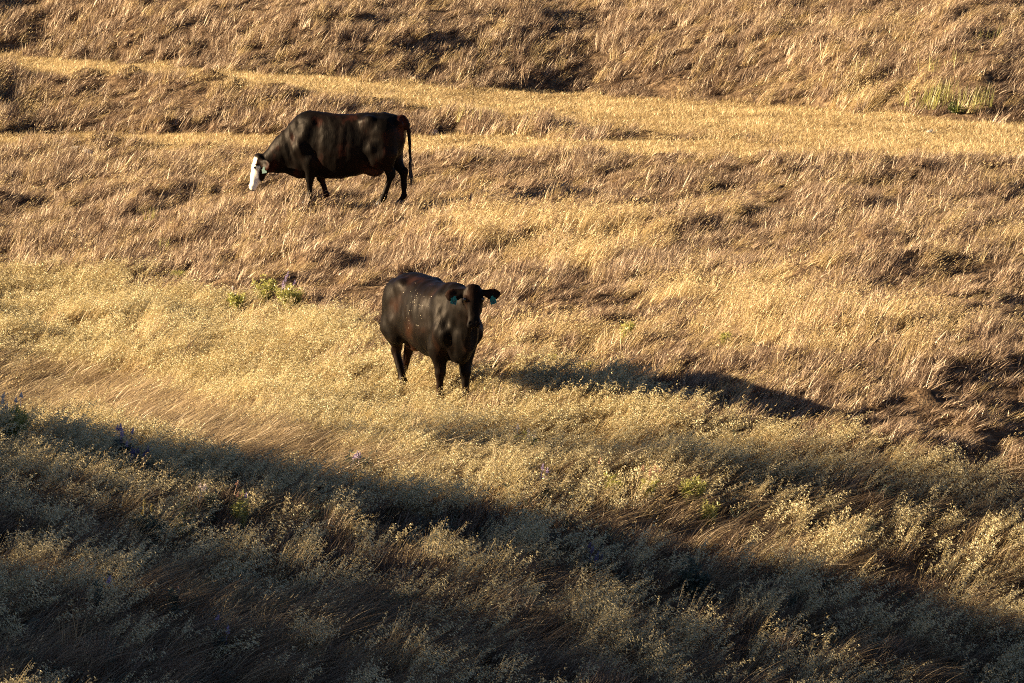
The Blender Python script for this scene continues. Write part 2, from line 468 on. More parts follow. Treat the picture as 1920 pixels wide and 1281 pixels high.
# brown dead grass
sel = (u > pm * 1.02) & (rng.random(len(x)) < .55 + .6 * cl) & (rng.random(len(x)) > np.clip(below * (0.85 - .45 * sstep(860, 960, Y)) + .7 * longm, 0, 1)) & (rng.random(len(x)) > yel * .55)
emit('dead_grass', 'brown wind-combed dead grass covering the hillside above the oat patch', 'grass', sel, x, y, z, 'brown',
     hv * (.75 + .25 * (1 - pm)), 1.0, 0.35 + 0.35 * yel + 0.25 * fbm(n2, x * .4, y * .4, 2) - .45 * sstep(820, 930, Y) - .22 * (Y < pathA_top(X)) * sstep(-95, -30, Y - pathA_top(X)))  # lower slope tinted darker: dark thatch, plus shade put into the colour
# straw coloured grass
x, y, z, X, Y = scatter(26)
pm = path_mask(X, Y)
yel = sstep(-0.1, 0.45, fbm(n3, x * .35, y * .3, 2)
            + 1.0 * np.exp(-((X - 1150) / 260) ** 2 - ((Y - 470) / 60) ** 2)
            + 0.7 * np.exp(-((X - 1650) / 300) ** 2 - ((Y - 640) / 40) ** 2) - 0.32)
below = sstep(-14, 18, Y - oat_top(X) + 22 * n4(x * 1.1, y * .6))
hv = 0.72 + 0.42 * np.clip(fbm(n5, x * .9, y * .75, 2), -.7, .9)
sel = (rng.random(len(x)) > pm * 1.02) & (rng.random(len(x)) < .15 + .8 * yel) & (rng.random(len(x)) > below * .7)
emit('straw_grass', 'pale straw grass in brighter patches among the brown grass', 'grass', sel, x, y, z, 'straw', hv * 1.02, 1.0, 0.5 + .3 * yel)
# trodden stubble on the tracks
x, y, z, X, Y = scatter(95)
pm = path_mask(X, Y, 9)
sel = rng.random(len(x)) < pm
emit('track_stubble', 'short trodden straw on the two pale cattle tracks', 'grass', sel, x, y, z, 'stub', 0.9 + .4 * n5(x * 1.3, y * 1.1), 1.0, 0.66 + .45 * fbm(n2, x * 1.3, y * .8, 3))
# wild oats
x, y, z, X, Y = scatter(56)
below = sstep(-14, 18, Y - oat_top(X) + 22 * n4(x * 1.1, y * .6))
longm = sstep(-12, 12, Y - long_top(X)) * (1 - sstep(-12, 12, Y - long_bot(X))) * (X < 800)
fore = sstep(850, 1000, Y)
clump = sstep(-.1, .3, fbm(n4, x * 1.0 + 9, y * .8, 3, .7))
dens = below * (1 - longm * .9) * (1 - fore * (0.60 + .36 * (1 - clump)))
sel = rng.random(len(x)) < dens
hv = (0.62 + .12 * n5(x * .8, y * .6)) + .22 * fore
emit('wild_oats', 'wild oats with pale nodding seed heads across the lower slope', 'grass', sel, x, y, z, 'oat', hv, 0.95, 0.74 + .25 * n3(x * .3, y * .3) - .12 * fore)  # oats tinted darker low down, deepening the shade by colour
# long fallen grass, and the dark undergrowth of the lower slope
x, y, z, X, Y = scatter(40)
longm = sstep(-12, 12, Y - long_top(X)) * (1 - sstep(-12, 12, Y - long_bot(X))) * (X < 800)
fore = sstep(800, 950, Y)
sel = rng.random(len(x)) < np.clip(longm + fore * .35 * (fbm(n4, x * .5, y * .5, 2) > -.1), 0, 1)
emit('long_grass', 'long brown grass blown over in arcs on the lower slope', 'grass', sel, x, y, z, 'long', .72 + .12 * n5(x, y), .9, .5 - .45 * sstep(860, 930, Y))  # tint drops low on the slope, shade painted into the blades
sel = rng.random(len(x)) < fore * .3 * sstep(-.1, .4, fbm(n2, x * .6 + 4, y * .6, 2))
emit('undergrowth', 'low grey-green herbs between the oats of the lower slope', 'undergrowth', sel, x, y, z, 'weed', 1.0, 1.2, .4)
# ------------------------------------------------------------------ cows: smooth implicit bodies polygonised with surface nets
class Loft:
    """a tube whose elliptical section varies along an axis: (t, front, back, half width)"""
    def __init__(s, org, ax, up, st, p=2.2):
        s.o = np.array(org, float); s.a = np.array(Vector(ax).normalized()); u = Vector(up); u = (u - u.dot(Vector(s.a)) * Vector(s.a)).normalized()
        s.u = np.array(u); s.w = np.cross(s.a, s.u); s.st = np.array(st, float); s.p = p
    def __call__(s, P):
        q = P - s.o; t = q @ s.a; v = q @ s.u; w = q @ s.w
        T = s.st[:, 0]; tc = np.clip(t, T[0], T[-1])
        hi = np.interp(tc, T, s.st[:, 1]); lo = np.interp(tc, T, s.st[:, 2]); hw = np.interp(tc, T, s.st[:, 3])
        c = (hi + lo) / 2; hh = (hi - lo) / 2
        r = (np.abs(w / hw) ** s.p + np.abs((v - c) / hh) ** s.p) ** (1 / s.p)
        d = (r - 1) * np.minimum(hw, hh); dx = np.abs(t - tc)
        return np.where(dx > 0, np.sqrt(np.clip(d, 0, None) ** 2 + dx ** 2), d)
class Cone:
    def __init__(s, a, b, ra, rb, flat=None, k=None):
        s.a = np.array(a, float); s.b = np.array(b, float); s.ra = ra; s.rb = rb; s.flat = flat; s.k = k
    def __call__(s, P):
        a, b = s.a, s.b; ab = b - a; L2 = ab @ ab; q = P - a
        t = np.clip(q @ ab / L2, 0, 1); c = q - t[..., None] * ab
        if s.flat is not None:
            ax, f = s.flat; ax = np.array(ax, float); ax /= np.linalg.norm(ax); c = c + np.outer(c @ ax * (1 / f - 1), ax).reshape(c.shape)
        return np.linalg.norm(c, axis=-1) - (s.ra + (s.rb - s.ra) * t)
class Ell:
    def __init__(s, c, axes, r):
        s.c = np.array(c, float); s.A = np.array([Vector(v).normalized() for v in axes]); s.r = np.array(r, float)
    def __call__(s, P):
        q = (P - s.c) @ s.A.T / s.r; n = np.linalg.norm(q, axis=-1)
        return (n - 1) * s.r.min() * 1.15

def smin(a, b, k):
    h = np.clip(0.5 + 0.5 * (b - a) / k, 0, 1)
    return b * (1 - h) + a * h - k * h * (1 - h)

def surface_nets(field, lo, hi, h):
    ax = [np.arange(lo[i], hi[i] + h, h) for i in range(3)]
    G = np.stack(np.meshgrid(*ax, indexing='ij'), -1)
    Fv = field(G.reshape(-1, 3)).reshape(G.shape[:3])
    S = Fv < 0; nx, ny, nz = S.shape
    cnt = np.zeros((nx - 1, ny - 1, nz - 1)); acc = np.zeros((nx - 1, ny - 1, nz - 1, 3))
    corner = [(i, j, k) for i in (0, 1) for j in (0, 1) for k in (0, 1)]
    sl = lambda c: (slice(c[0], nx - 1 + c[0]), slice(c[1], ny - 1 + c[1]), slice(c[2], nz - 1 + c[2]))
    for a in corner:
        for ax_ in range(3):
            if a[ax_]: continue
            b = list(a); b[ax_] = 1; b = tuple(b)
            fa = Fv[sl(a)]; fb = Fv[sl(b)]; cr = (fa < 0) != (fb < 0)
            t = np.where(cr, fa / np.where(fa == fb, 1, fa - fb), 0)
            p = np.zeros(acc.shape); p[..., 0] = a[0]; p[..., 1] = a[1]; p[..., 2] = a[2]; p[..., ax_] = t
            acc += p * cr[..., None]; cnt += cr
    act = cnt > 0; ids = -np.ones(act.shape, int); ids[act] = np.arange(act.sum())
    base = np.stack(np.meshgrid(ax[0][:-1], ax[1][:-1], ax[2][:-1], indexing='ij'), -1)
    V = (base + acc / np.maximum(cnt, 1)[..., None] * h)[act]
    quads = []
    for d in range(3):
        e1, e2 = (d + 1) % 3, (d + 2) % 3
        n = [nx, ny, nz]; s0 = [slice(1, m - 1) for m in n]; s1 = list(s0)
        s0[d] = slice(0, n[d] - 1); s1[d] = slice(1, n[d])
        A = S[tuple(s0)]; B = S[tuple(s1)]; I = np.argwhere(A != B)
        off = np.array([1, 1, 1]); off[d] = 0
        c = I + off; flip = A[tuple(I.T)]
        def cell(o1, o2):
            cc = c.copy(); cc[:, e1] -= o1; cc[:, e2] -= o2; return ids[tuple(cc.T)]
        q = np.stack([cell(1, 1), cell(0, 1), cell(0, 0), cell(1, 0)], -1)
        q[~flip] = q[~flip][:, ::-1]
        quads.append(q)
    Q = np.concatenate(quads)
    g = lambda P: np.stack([(field(P + np.eye(3)[i] * .004) - field(P - np.eye(3)[i] * .004)) / .008 for i in range(3)], -1)
    for _ in range(3):
        gr = g(V); n2_ = np.clip((gr ** 2).sum(-1), .1, None)
        V = V - np.clip(field(V) / n2_, -h * .6, h * .6)[:, None] * gr
    return V, Q

def hide_mat(name, brown):
    m, nt, out = mat_new(name); N = nt.nodes; L = nt.links
    tc = N.new('ShaderNodeTexCoord')
    mp = N.new('ShaderNodeMapping'); mp.inputs['Scale'].default_value = (1.6, 1.6, 1.2); L.new(tc.outputs['Object'], mp.inputs[0])
    n = N.new('ShaderNodeTexNoise'); n.inputs['Scale'].default_value = 2.2; n.inputs['Detail'].default_value = 4; L.new(mp.outputs[0], n.inputs[0])
    cr = ramp(nt, [(0.42, (0.0030, 0.0023, 0.0019)), (0.56, (0.0058, 0.0034, 0.0025)), (0.72, brown)])
    L.new(n.outputs[0], cr.inputs[0])
    at = N.new('ShaderNodeAttribute'); at.attribute_name = 'coat'
    sep = N.new('ShaderNodeSeparateColor'); L.new(at.outputs['Color'], sep.inputs[0])
    mx = N.new('ShaderNodeMix'); mx.data_type = 'RGBA'; L.new(sep.outputs[0], mx.inputs[0]); L.new(cr.outputs[0], mx.inputs[6]); mx.inputs[7].default_value = (0.80, 0.74, 0.64, 1)
    m2 = N.new('ShaderNodeMix'); m2.data_type = 'RGBA'; L.new(sep.outputs[1], m2.inputs[0]); L.new(mx.outputs[2], m2.inputs[6]); m2.inputs[7].default_value = (0.085, 0.034, 0.02, 1)
    m3 = N.new('ShaderNodeMix'); m3.data_type = 'RGBA'; L.new(sep.outputs[2], m3.inputs[0]); L.new(m2.outputs[2], m3.inputs[6]); m3.inputs[7].default_value = (0.008, 0.007, 0.007, 1)
    b = N.new('ShaderNodeBsdfPrincipled'); L.new(m3.outputs[2], b.inputs['Base Color'])
    n2_ = N.new('ShaderNodeTexNoise'); n2_.inputs['Scale'].default_value = 7; n2_.inputs['Detail'].default_value = 8; L.new(tc.outputs['Object'], n2_.inputs[0])
    rr = N.new('ShaderNodeMapRange'); rr.inputs['From Min'].default_value = .3; rr.inputs['From Max'].default_value = .7; rr.inputs['To Min'].default_value = .40; rr.inputs['To Max'].default_value = .60
    L.new(n2_.outputs[0], rr.inputs[0]); L.new(rr.outputs[0], b.inputs['Roughness'])
    b.inputs['Specular IOR Level'].default_value = 0.065; b.inputs['Specular Tint'].default_value = (1.0, 0.80, 0.62, 1)
    b.inputs['Sheen Weight'].default_value = 0.0; b.inputs['Sheen Roughness'].default_value = 0.4; b.inputs['Sheen Tint'].default_value = (0.9, 0.75, 0.6, 1)
    mh = N.new('ShaderNodeMapping'); mh.inputs['Scale'].default_value = (34, 34, 9); L.new(tc.outputs['Object'], mh.inputs[0])
    nh = N.new('ShaderNodeTexNoise'); nh.inputs['Scale'].default_value = 1; nh.inputs['Detail'].default_value = 7; nh.inputs['Roughness'].default_value = .65; L.new(mh.outputs[0], nh.inputs[0])
    bp = N.new('ShaderNodeBump'); bp.inputs['Strength'].default_value = .45; bp.inputs['Distance'].default_value = .012
    L.new(nh.outputs[0], bp.inputs['Height']); L.new(bp.outputs[0], b.inputs['Normal']); L.new(b.outputs[0], out.inputs[0])
    return m

def plain(name, col, rough=.5, spec=.5):
    m, nt, out = mat_new(name); b = nt.nodes.new('ShaderNodeBsdfPrincipled')
    n = nt.nodes.new('ShaderNodeTexNoise'); n.inputs['Scale'].default_value = 40
    tc = nt.nodes.new('ShaderNodeTexCoord'); nt.links.new(tc.outputs['Object'], n.inputs[0])
    r = ramp(nt, [(.3, tuple(c * .8 for c in col)), (.7, tuple(min(1, c * 1.15) for c in col))]); nt.links.new(n.outputs[0], r.inputs[0])
    nt.links.new(r.outputs[0], b.inputs['Base Color']); b.inputs['Roughness'].default_value = rough; b.inputs['Specular IOR Level'].default_value = spec
    nt.links.new(b.outputs[0], out.inputs[0]); return m
M_hoof = plain('hoof horn', (0.03, 0.025, 0.02), .5)
M_eye = plain('eye', (0.006, 0.005, 0.005), .08, .8)
M_tagg = plain('green plastic tag', (0.0, 0.16, 0.10), .35)
M_tagp = plain('pale green plastic tag', (0.42, 0.62, 0.50), .4)
M_ink = plain('dark tag ink', (0.008, 0.012, 0.02), .5)
M_tail = plain('tail hair', (0.014, 0.010, 0.009), .5)
M_chaff = plain('chaff', (0.70, 0.60, 0.42), .4)

NECK_OFF = 0.0
def cow_field(C):
    """C: the pose. returns a list of (sdf, blend)"""
    br = C.get('brisket', 0); bl = C.get('belly', 0)
    torso = Loft((0, 0, 0), (1, 0, 0), (0, 0, 1), [
        (-1.05, 1.13, .86, .09), (-1.00, 1.21, .72, .17), (-0.90, 1.25, .62, .235), (-0.74, 1.285, .57, .28), (-0.55, 1.285, .52 + bl * .5, .31), (-0.30, 1.265, .445 + bl, .34),
        (-.05, 1.26, .40 + bl, .35), (.15, 1.27, .41 + bl, .325), (.32, 1.285, .43 + bl, .28), (.48, 1.29, .42 + br, .24), (.62, 1.22, .41 + br, .20), (.74, 1.10, .49 + br, .155), (.82, .98, .60 + br * .5, .10)], 2.25)
    parts = [(torso, 0)]
    A = lambda s, k: parts.append((s, k))
    for s in (-1, 1):
        y = s
        fo, ho = C.get('front', {}).get(s, (0, 0, 0)), C.get('hind', {}).get(s, (0, 0, 0))
        fo = np.array(fo); ho = np.array(ho)
        # shoulder blade and upper arm
        A(Cone((.38, y * .15, 1.12), (.52, y * .185, .82), .085, .115), .08)
        A(Cone((.52, y * .18, .78), (.37, y * .185, .60), .11, .095), .08)
        ky = .155
        A(Cone((.36, y * .18, .62), np.array((.40, y * ky, .37)) + fo * .55, .108, .058), .06)
        A(Ell(np.array((.402, y * ky, .365)) + fo * .55, ((1, 0, 0), (0, 1, 0), (0, 0, 1)), (.062, .056, .07)), .03)
        A(Cone(np.array((.40, y * ky, .35)) + fo * .55, np.array((.395, y * ky, .13)) + fo, .046, .036), .03)
        A(Ell(np.array((.40, y * ky, .125)) + fo, ((1, 0, 0), (0, 1, 0), (0, 0, 1)), (.052, .047, .045)), .02)
        A(Cone(np.array((.40, y * ky, .12)) + fo, np.array((.435, y * ky, .055)) + fo, .04, .05), .02)
        # hip, thigh, stifle, hock
        A(Ell((-.56, y * .24, 1.15), ((1, 0, 0), (0, 1, 0), (0, 0, 1)), (.10, .055, .075)), .11)
        A(Ell((-.99, y * .125, 1.12), ((1, 0, 0), (0, 1, 0), (0, 0, 1)), (.07, .05, .06)), .06)
        A(Cone((-.76, y * .20, 1.0), (-.80, y * .215, .74), .20, .175, ((0, 1, 0), .72)), .08)
        A(Cone((-.62, y * .235, .78), (-.66, y * .22, .62), .115, .10), .09)
        hk = np.array((-.965, y * .165, .425)) + ho * .5
        A(Cone((-.80, y * .205, .70), hk + np.array((.03, 0, .05)), .145, .062), .07)
        A(Ell(hk + np.array((-.012, 0, .015)), ((1, 0, .4), (0, 1, 0), (-.4, 0, 1)), (.058, .047, .08)), .025)
        A(Cone(hk, np.array((-.945, y * .165, .13)) + ho, .05, .039), .03)
        A(Ell(np.array((-.94, y * .165, .125)) + ho, ((1, 0, 0), (0, 1, 0), (0, 0, 1)), (.053, .048, .046)), .02)
        A(Cone(np.array((-.94, y * .165, .12)) + ho, np.array((-.90, y * .165, .055)) + ho, .041, .051), .02)
    A(Ell((.56, 0, .50 + br), ((1, 0, 0), (0, 1, 0), (0, 0, 1)), (.17, .10, .14)), .08)     # brisket
    A(Ell((-.58, 0, .50 + bl * .6), ((1, 0, 0), (0, 1, 0), (0, 0, 1)), (.15, .12, .08)), .06)   # udder
    A(Cone((-1.02, 0, 1.20), (-1.10, 0, 1.12), .05, .035), .05)
    T = C['tail']
    for a, b in zip(T[:-1], T[1:]): A(Cone(a[:3], b[:3], a[3], b[3]), .02)
    for c in C['neck']: A(Cone(*c[:4], flat=((0, 1, 0), c[4]) if len(c) > 4 else None), .10)
    for e in C.get('extra', ()): A(*e)
    # head
    po = Vector(C['poll']); ax = Vector(C['head_axis']).normalized(); fr = Vector(C['head_front']); fr = (fr - fr.dot(ax) * ax).normalized(); sd = ax.cross(fr)
    hs = C['hs']
    hp = lambda h, f, y: np.array(po + (ax * h + fr * f + sd * y) * hs)
    head = Loft(po, ax, fr, np.array([(-.03, .02, -.08, .085), (0, .035, -.11, .112), (.08, .055, -.15, .13), (.16, .06, -.175, .138), (.22, .055, -.18, .122), (.29, .05, -.16, .100), (.36, .042, -.115, .086),
                             (.42, .040, -.085, .090), (.47, .036, -.07, .093), (.505, .02, -.05, .075)]) * hs, 2.3)
    A(head, .05)
    A(Ell(hp(-.01, -.03, 0), (ax, fr, sd), np.array((.045, .06, .085)) * hs), .03)
    for s in (-1, 1):
        A(Ell(hp(.145, .012, s * .112), (ax, fr, sd), np.array((.042, .035, .034)) * hs), .02)
        A(Ell(hp(.24, -.10, s * .088), (ax, fr, sd), np.array((.10, .065, .035)) * hs), .03)
        A(Ell(hp(.455, .02, s * .056), (ax, fr, sd), np.array((.035, .03, .028)) * hs), .015)
        ed = (sd * s * 1.0 + ax * C['ear_droop'][0 if s < 0 else 1] + fr * C['ear_fwd']).normalized()
        up = (ax - ax.dot(ed) * ed).normalized(); nn = ed.cross(up)
        root = Vector(hp(.045, -.055, s * .105))
        A(Cone(tuple(root), tuple(root + ed * .07 * hs), .038 * hs, .03 * hs), .02)
        A(Ell(tuple(root + ed * .145 * hs + up * .005), (ed, up, nn), (.135 * hs, .08 * hs, .021)), .02)
    frame = (po, ax, fr, sd)
    return parts, frame

def make_cow(name, C, label, mat, loc, heading, pitch=0.0, roll=0.0, tags=(), white=False, seed=5, hvox=.0165, scale=(1, 1, 1)):
    parts, (po, ax, fr, sd) = cow_field(C)
    nA, nB = make_noise(seed), make_noise(seed + 1)
    hs = C['hs']
    nostr = [np.array(po + (ax * .462 + fr * .045 + sd * s * .054) * hs) for s in (-1, 1)]
    cups = []
    for s in (-1, 1):
        ed = (sd * s + ax * C['ear_droop'][0 if s < 0 else 1] + fr * C['ear_fwd']).normalized(); up = (ax - ax.dot(ed) * ed).normalized()
        nn = ed.cross(up); nn = nn if nn.dot(fr) > 0 else -nn
        cups.append(Ell(tuple(po + (ax * .045 - fr * .055 + sd * s * .105 + ed * .14) * hs + nn * .033), (ed, up, nn), (.085 * hs, .045 * hs, .021)))
    def field(P):
        d = parts[0][0](P)
        for s, k in parts[1:]: d = smin(d, s(P), k)
        for c in nostr:
            d = np.maximum(d, -(np.linalg.norm(P - c, axis=-1) - .017))
        for c in cups: d = -smin(-d, c(P), .012)
        X, Yy, Z = P[:, 0], P[:, 1], P[:, 2]
        # ribs, folds of the neck, hollow of the flank
        rib = np.exp(-((X + .15) / .3) ** 2) * np.exp(-((Z - .85) / .22) ** 2)
        d = d + .003 * rib * np.sin(X * 42 + Z * 5)
        d = d + .012 * np.exp(-((X + .42) / .12) ** 2 - ((Z - 1.08) / .10) ** 2) + .012 * np.exp(-((X - .24) / .06) ** 2 - ((Z - .85) / .3) ** 2)
        fold = np.exp(-((X - .68) / .16) ** 2 - ((Z - .85) / .28) ** 2)
        d = d + .008 * fold * np.sin(X * 46 - Z * 16)
        d = d + .008 * fbm(nA, X * 5 + Yy * 2.2, Z * 5 + Yy * 3, 2) + .003 * nB(X * 17 + Yy * 9, Z * 15 - Yy * 7)
        return d
    pts = np.array([p for s, k in parts for p in ([s.a, s.b] if isinstance(s, Cone) else [s.c] if isinstance(s, Ell) else [s.o])])
    hd = np.array(po + ax * .55)
    lo = np.minimum(pts.min(0), hd) - .3; hi = np.maximum(pts.max(0), hd) + .3; lo[2] = .0
    V, Q = surface_nets(field, lo, hi, hvox)
    me = mesh_np('body', V, Q, mat)
    q = V - np.array(po); h = q @ np.array(ax) / hs; f = q @ np.array(fr) / hs; yy = q @ np.array(sd) / hs
    col = np.zeros((len(V), 4)); col[:, 3] = 1
    if white:
        wob = .02 * nA(V[:, 0] * 9 + V[:, 1] * 6, V[:, 2] * 9)
        w = sstep(-.08, -.055, f + .10 * sstep(.28, .46, h) + wob - .4 * np.clip(np.abs(yy) - .09, 0, 1)) * sstep(-.02, .02, h + wob) * (1 - sstep(.52, .6, h))
        w *= (np.abs(yy) < np.where(h < .12, .10, .18))
        spot = np.exp(-(((h - .20) / .03) ** 2 + ((np.abs(yy) - .07) / .05) ** 2 + ((f - .03) / .03) ** 2))
        col[:, 0] = np.clip(w - 0 * spot, 0, 1)
        col[:, 2] = sstep(.475, .50, h) * (np.abs(yy) < .09) * (f < .03)
    else:
        col[:, 2] = sstep(.43, .45, h) * (np.abs(yy) < .1) * .5
    col[:, 1] = np.exp(-((V[:, 0] + .58) / .17) ** 2 - ((V[:, 2] - .47) / .06) ** 2 - (V[:, 1] / .14) ** 2)
    a = me.color_attributes.new('coat', 'FLOAT_COLOR', 'POINT'); a.data.foreach_set('color', col.astype(np.float32).ravel())
    root = bpy.data.objects.new(name, None); COL.objects.link(root); root.empty_display_size = .3
    root.scale = scale; root.location = loc; root.rotation_euler = (roll, pitch, heading)
    root['label'] = label; root['category'] = 'cow'
    new_obj('body', me, root)
    # hooves: two claws each
    for s in (-1, 1):
        for base, off in (((.445, s * .165, 0), C.get('front', {}).get(s, (0, 0, 0))), ((-.89, s * .165, 0), C.get('hind', {}).get(s, (0, 0, 0)))):
            v = []; fc = []
            for cl in (-1, 1):
                n0 = len(v)
                for z_, rx, ry, dx in ((0, .058, .026, .012), (.03, .054, .025, .006), (.065, .044, .022, -.008)):
                    for t in range(10):
                        an = t / 10 * 2 * math.pi; v.append((rx * math.cos(an) * (1.15 if math.cos(an) > 0 else .85) + dx, ry * math.sin(an) + cl * .026, z_))
                for k_ in range(2):
                    for t in range(10):
                        a_ = n0 + k_ * 10 + t; b_ = n0 + k_ * 10 + (t + 1) % 10; fc.append((a_, b_, b_ + 10, a_ + 10))
                fc.append(tuple(n0 + 20 + t for t in range(10))); fc.append(tuple(n0 + 9 - t for t in range(10)))
            o = new_obj('hoof', mesh_from('hoof', v, fc, M_hoof, True), root); o.location = (base[0] + off[0], base[1] + off[1], 0)
    for s in (-1, 1):
        c = po + (ax * .15 + fr * .030 + sd * s * .128) * hs
        bm_v = []; bm_f = []
        for i in range(7):
            th = math.pi * i / 6
            for j in range(10):
                p_ = 2 * math.pi * j / 10; bm_v.append((.021 * math.sin(th) * math.cos(p_), .021 * math.sin(th) * math.sin(p_), .021 * math.cos(th)))
        for i in range(6):
            for j in range(10):
                bm_f.append((i * 10 + j, (i + 1) * 10 + j, (i + 1) * 10 + (j + 1) % 10, i * 10 + (j + 1) % 10))
        o = new_obj('eye', mesh_from('eye', bm_v, bm_f, M_eye, True), root); o.location = c
        # ear tags
        kind = tags[0 if s < 0 else 1] if tags else None
        if kind:
            ed = (sd * s + ax * C['ear_droop'][0 if s < 0 else 1] + fr * C['ear_fwd']).normalized()
            tp = po + (ax * .085 - fr * .055 + sd * s * .105 + ed * .15) * hs + fr * .03
            outl = [(-.012, .0), (.012, .0), (.016, .018), (.034, .028), (.036, .088), (-.036, .088), (-.034, .028), (-.016, .018)]
            n = len(outl); th_ = .0035
            v = [(x_, -th_, -z_) for x_, z_ in outl] + [(x_, th_, -z_) for x_, z_ in outl]
            fc = [tuple(range(n)), tuple(range(2 * n - 1, n - 1, -1))] + [(i, i + n, (i + 1) % n + n, (i + 1) % n) for i in range(n)]
            tm = {'green': M_tagg, 'pale': M_tagp}[kind]
            o = new_obj('ear_tag', mesh_from('ear_tag', v, fc, tm), root)
            zax = -(ax * .9 + Vector((0, 0, -1)) * .8).normalized(); yax = -fr if kind == 'green' else -Vector(C['tag_out']); yax = (yax - yax.dot(zax) * zax).normalized(); xax = yax.cross(zax)
            # the tag faces the way the head does
            o.matrix_local = Matrix.Translation(tp) @ Matrix((xax, yax, zax)).transposed().to_4x4() @ Matrix.Rotation(.25 * s, 4, 'Y')
            if kind == 'green':
                strokes = [((-.016, .040), (-.016, .078)), ((.000, .040), (.000, .078)), ((.018, .040), (.018, .078)), ((.000, .078), (.018, .078)), ((.0, .058), (.018, .058))]
                v = []; fc = []
                for (x0, z0), (x1, z1) in strokes:
                    d_ = Vector((x1 - x0, z1 - z0)).normalized() * .003; p_ = Vector((-d_.y, d_.x)); k0 = len(v)
                    for (xx, zz) in ((x0 - d_.x - p_.x, z0 - d_.y - p_.y), (x1 + d_.x - p_.x, z1 + d_.y - p_.y), (x1 + d_.x + p_.x, z1 + d_.y + p_.y), (x0 - d_.x + p_.x, z0 - d_.y + p_.y)):
                        v.append((xx, -.0045, -zz))
                    fc.append((k0, k0 + 1, k0 + 2, k0 + 3))
                new_obj('tag_number', mesh_from('tag_number', v, fc, M_ink), o)
    # tail switch: many fine strands
    g = Geo(); a_, b_ = Vector(C['tail'][-2][:3]), Vector(C['tail'][-1][:3])
    for _ in range(130):
        p = a_.lerp(b_, random.random()) + Vector((R(-.012, .012), R(-.012, .012), 0))
        g.blade(p, Vector((R(-.14, .10), R(-.12, .12), -1)), R(.16, .34), .009, Vector((R(-.15, .15), R(-.15, .15), 0)), .5)
    new_obj('tail_switch', g.mesh('tail_switch', [M_tail]), root)
    return root, me

# the grazing cow, head down in the grass
g_ax = Vector((.09, 0, -.47)).normalized()
C1 = dict(hs=.95, belly=-.05,
    poll=(1.25, .03, .65), head_axis=g_ax, head_front=(.88, .42, .2), ear_droop=(.15, .15), ear_fwd=-.45, tag_out=(0, 1, 0),
    neck=[((.42, 0, .95), (.80, 0, .76), .30, .20, .62), ((.80, 0, .76), (1.11, .01, .56), .20, .135, .72), ((.60, 0, .58), (.92, 0, .55), .17, .12, .5)],
    tail=[(-1.06, 0, 1.17, .04), (-1.12, .01, 1.02, .028), (-1.135, .015, .75, .02), (-1.15, .02, .50, .016)],
    front={1: (.0, 0, 0), -1: (-.19, 0, 0)}, hind={1: (.18, 0, 0), -1: (-.06, 0, 0)})
M_hide1 = hide_mat('black hide with reddish back', (0.036, 0.009, 0.005))
M_hide2 = hide_mat('black brown hide', (0.022, 0.0085, 0.0045))
p1 = on_ground(632, 384)
cow1, _ = make_cow('grazing_cow', C1, 'black white-faced cow grazing head down beside the pale track', M_hide1, p1 , math.radians(180 - 11), pitch=0.0, tags=('pale', 'pale'), white=True, seed=21, scale=(.955, 1, 1.05))
# the standing cow, looking at the camera
hd2 = math.radians(-90 + 25)
camd = Vector((math.cos(math.radians(25)), -math.sin(math.radians(25)), 0))
hax = (camd * .30 + Vector((0, .03, -1))).normalized()
C2 = dict(hs=.83, brisket=.12, belly=.06,
    poll=(1.00, -.05, 1.33), head_axis=hax, head_front=camd + Vector((0, 0, .3)), ear_droop=(.10, .10), ear_fwd=.0, tag_out=(1, 0, 0),
    neck=[((.42, 0, 1.02), (.76, -.03, 1.10), .27, .185, .66), ((.76, -.03, 1.10), (.94, -.04, 1.18), .185, .125, .8), ((.66, -.01, .72), (.84, -.06, 1.0), .15, .12, .45)],
    tail=[(-1.06, 0, 1.17, .04), (-1.10, 0, 1.02, .028), (-1.10, 0, .75, .02), (-1.09, 0, .52, .016)],
    front={1: (.03, 0, 0), -1: (-.02, 0, 0)}, hind={1: (-.20, -.07, 0), -1: (.24, .05, 0)})
p2 = on_ground(819, 752)
cow2, body2 = make_cow('standing_cow', C2, 'glossy black cow standing in the oats, facing us, green tag in each ear', M_hide2, p2, hd2, pitch=.05, tags=('green', 'green'), seed=33, scale=(1.06, 1.0, 1.11))
# dry chaff and flies catching the light on the flank
g = Geo(); vv = body2.vertices; cand = [v for v in vv if -.55 < v.co.x < .35 and v.co.z > .72 and v.co.y < -.12]
for _ in range(230):
    v = random.choice(cand)
    w = math.exp(-((v.co.x + .02) / .28) ** 2 - ((v.co.z - 1.02) / .2) ** 2)
    if random.random() < w: g.leaf(v.co + v.normal * .003, v.normal.cross(Vector((R(-1, 1), R(-1, 1), R(-1, 1)))), R(.005, .010), R(.004, .006), 1)
new_obj('chaff_speck', g.mesh('chaff_speck', [M_chaff]), cow2, kind='stuff')

